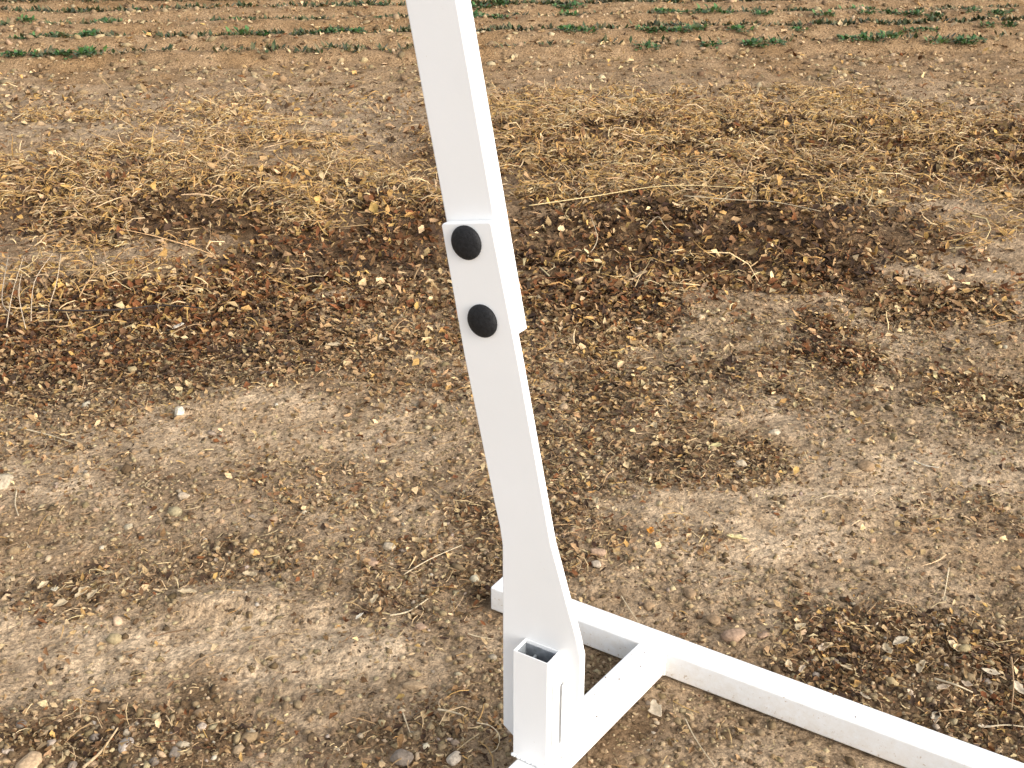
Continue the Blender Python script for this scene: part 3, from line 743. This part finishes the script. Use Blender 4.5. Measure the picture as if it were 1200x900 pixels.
# ------------------------------------------------------------------ crop plants in rows
def crop_mesh(seed, wide, tall):
    rr = random.Random(seed); vs, fs, cs = [], [], []
    for k in range(46):
        a = rr.uniform(0, math.tau); R0 = rr.random() ** .6 * wide * .5
        bx, by = math.cos(a) * R0, math.sin(a) * R0 * .55
        L = rr.uniform(.03, .055); w = L * rr.uniform(.2, .34); el = rr.uniform(.2, 1.3); b0 = rr.uniform(0, tall * .6) * (1 - .5 * R0 / wide)
        ya = a + rr.uniform(-1.3, 1.3); d = Vector((math.cos(ya) * math.cos(el), math.sin(ya) * math.cos(el), math.sin(el))); s = Vector((-math.sin(ya), math.cos(ya), 0))
        p0 = Vector((bx, by, b0)); p1 = p0 + d * L * .55; d2 = (d + Vector((0, 0, -.7))).normalized(); p2 = p1 + d2 * L * .55
        n = len(vs); c = rr.choice([(.03, .085, .02), (.05, .13, .03), (.028, .065, .018), (.08, .15, .04), (.12, .15, .06)])
        for v in (p0, p1 - s * w, p1 + s * w, p2, p1 + Vector((0, 0, -.003))):
            vs.append(v[:]); cs.append(c)
        fs += [(n, n + 1, n + 4), (n, n + 4, n + 2), (n + 4, n + 1, n + 3), (n + 2, n + 4, n + 3)]
    # short stems
    return np.array(vs), np.array(fs), np.array(cs)
protos = []
for k in range(5):
    V, F, C_ = crop_mesh(k, .17, .045)
    o = np_mesh('crop_plant', V, F, M_green, C_); protos.append(o)
used = [False] * 5
ORD = ['nearest', 'second nearest', 'third nearest', 'fourth nearest', 'fifth nearest']
SEG = [[(0, 128, 76), (740, 772, 65), (818, 848, 63), (878, 912, 61), (985, 1048, 57), (1088, 1152, 57)],
       [(20, 130, 52), (275, 322, 48), (362, 434, 48), (655, 702, 45), (745, 822, 44), (850, 872, 43), (925, 950, 42), (1058, 1095, 40), (1145, 1182, 38)],
       [(0, 18, 28), (30, 50, 27), (60, 85, 27), (115, 152, 27), (268, 305, 26), (430, 462, 27), (548, 592, 28), (655, 676, 26), (763, 862, 24), (878, 905, 25), (955, 975, 25), (1000, 1098, 23), (1130, 1180, 21)],
       [(0, 20, 16), (36, 60, 16), (62, 110, 17), (136, 176, 15), (243, 262, 13), (415, 458, 13), (547, 592, 15), (655, 682, 14), (765, 790, 15), (925, 940, 18), (982, 1002, 12), (1076, 1096, 12), (1010, 1050, 13)],
       [(0, 30, 1), (80, 130, 1), (305, 380, 1), (425, 470, 1), (545, 600, 1), (665, 720, 1), (740, 800, 2), (865, 900, 2), (960, 1000, 4), (1020, 1055, 4), (1095, 1130, 4), (1150, 1200, 4)]]
def put_plant(x, y, sc, label, group):
    k = random.randrange(5)
    if used[k]: o = protos[k].copy(); COL.objects.link(o)
    else: o = protos[k]; used[k] = True
    o.location = (x, y, hz(x, y) - .006); o.rotation_euler = (0, 0, random.uniform(-.5, .5) + random.choice((0, math.pi))); o.scale = (sc, sc, sc * random.uniform(.75, 1.1))
    tag(o, label, 'crop plant', group)
for ri, segs in enumerate(SEG):
    cnt = 0
    for x0, x1, yy in segs:
        a = at(x0, yy)[0]; b_ = at(x1, yy)[0]; n = max(1, int(round((b_ - a) / .115)))
        for k in range(n):
            cnt += 1
            x = a + (b_ - a) * (k + .5) / n + random.uniform(-.03, .03); y = at(x0, yy + 2)[1] + random.uniform(-.03, .03)
            put_plant(x, y, random.uniform(.65, 1.05), '%s crop plant from the left in the %s planted row of the far field' % (nth(cnt), ORD[ri]), 'crop plants in the %s row' % ORD[ri])
# thin dull weeds along every row
pts = []
for r in ROWS[:40]:
    n = 2600 if r < 11.5 else 200
    s = rng.uniform(-1, 1, n) * (5.5 if r < 11 else r * .7)
    c = smooth(-.1, .5, P[3](s * 1.2, np.full(n, r * 3.3))); keep = rng.random(n) < (.3 + .7 * c) * (1 if r > ROW0 + .2 else .14)
    q = np.outer(s[keep], rowdir) + rown * r + rng.normal(0, .028, (keep.sum(), 2)); pts.append(q)
pts = np.concatenate(pts)
VV, FF, CC = [], [], []; base = 0
for x, y in pts:
    h0 = hz(x, y) if y < 14 else 0
    for k in range(4 if y < 12 else 2):
        a = random.uniform(0, math.tau); L = random.uniform(.02, .06) * (1 if y < 12 else 1.8); w = L * .22; ox, oy = random.gauss(0, .02), random.gauss(0, .02)
        d = Vector((math.cos(a) * .7, math.sin(a) * .7, random.uniform(.3, 1))); s = Vector((-math.sin(a), math.cos(a), 0)); p0 = Vector((x + ox, y + oy, h0))
        for v in (p0, p0 + d * L * .5 - s * w, p0 + d * L, p0 + d * L * .5 + s * w): VV.append(v[:])
        c = random.choice([(.06, .07, .025), (.035, .055, .018), (.09, .085, .035), (.03, .05, .016), (.14, .12, .06), (.04, .045, .02)]); CC += [c] * 4
        FF.append((base, base + 1, base + 2, base + 3)); base += 4
tag(np_mesh('row_weeds', np.array(VV), np.array(FF), M_green, np.array(CC)), 'sparse dull green seedlings and weeds along the planted rows', 'weeds', None, 'stuff')
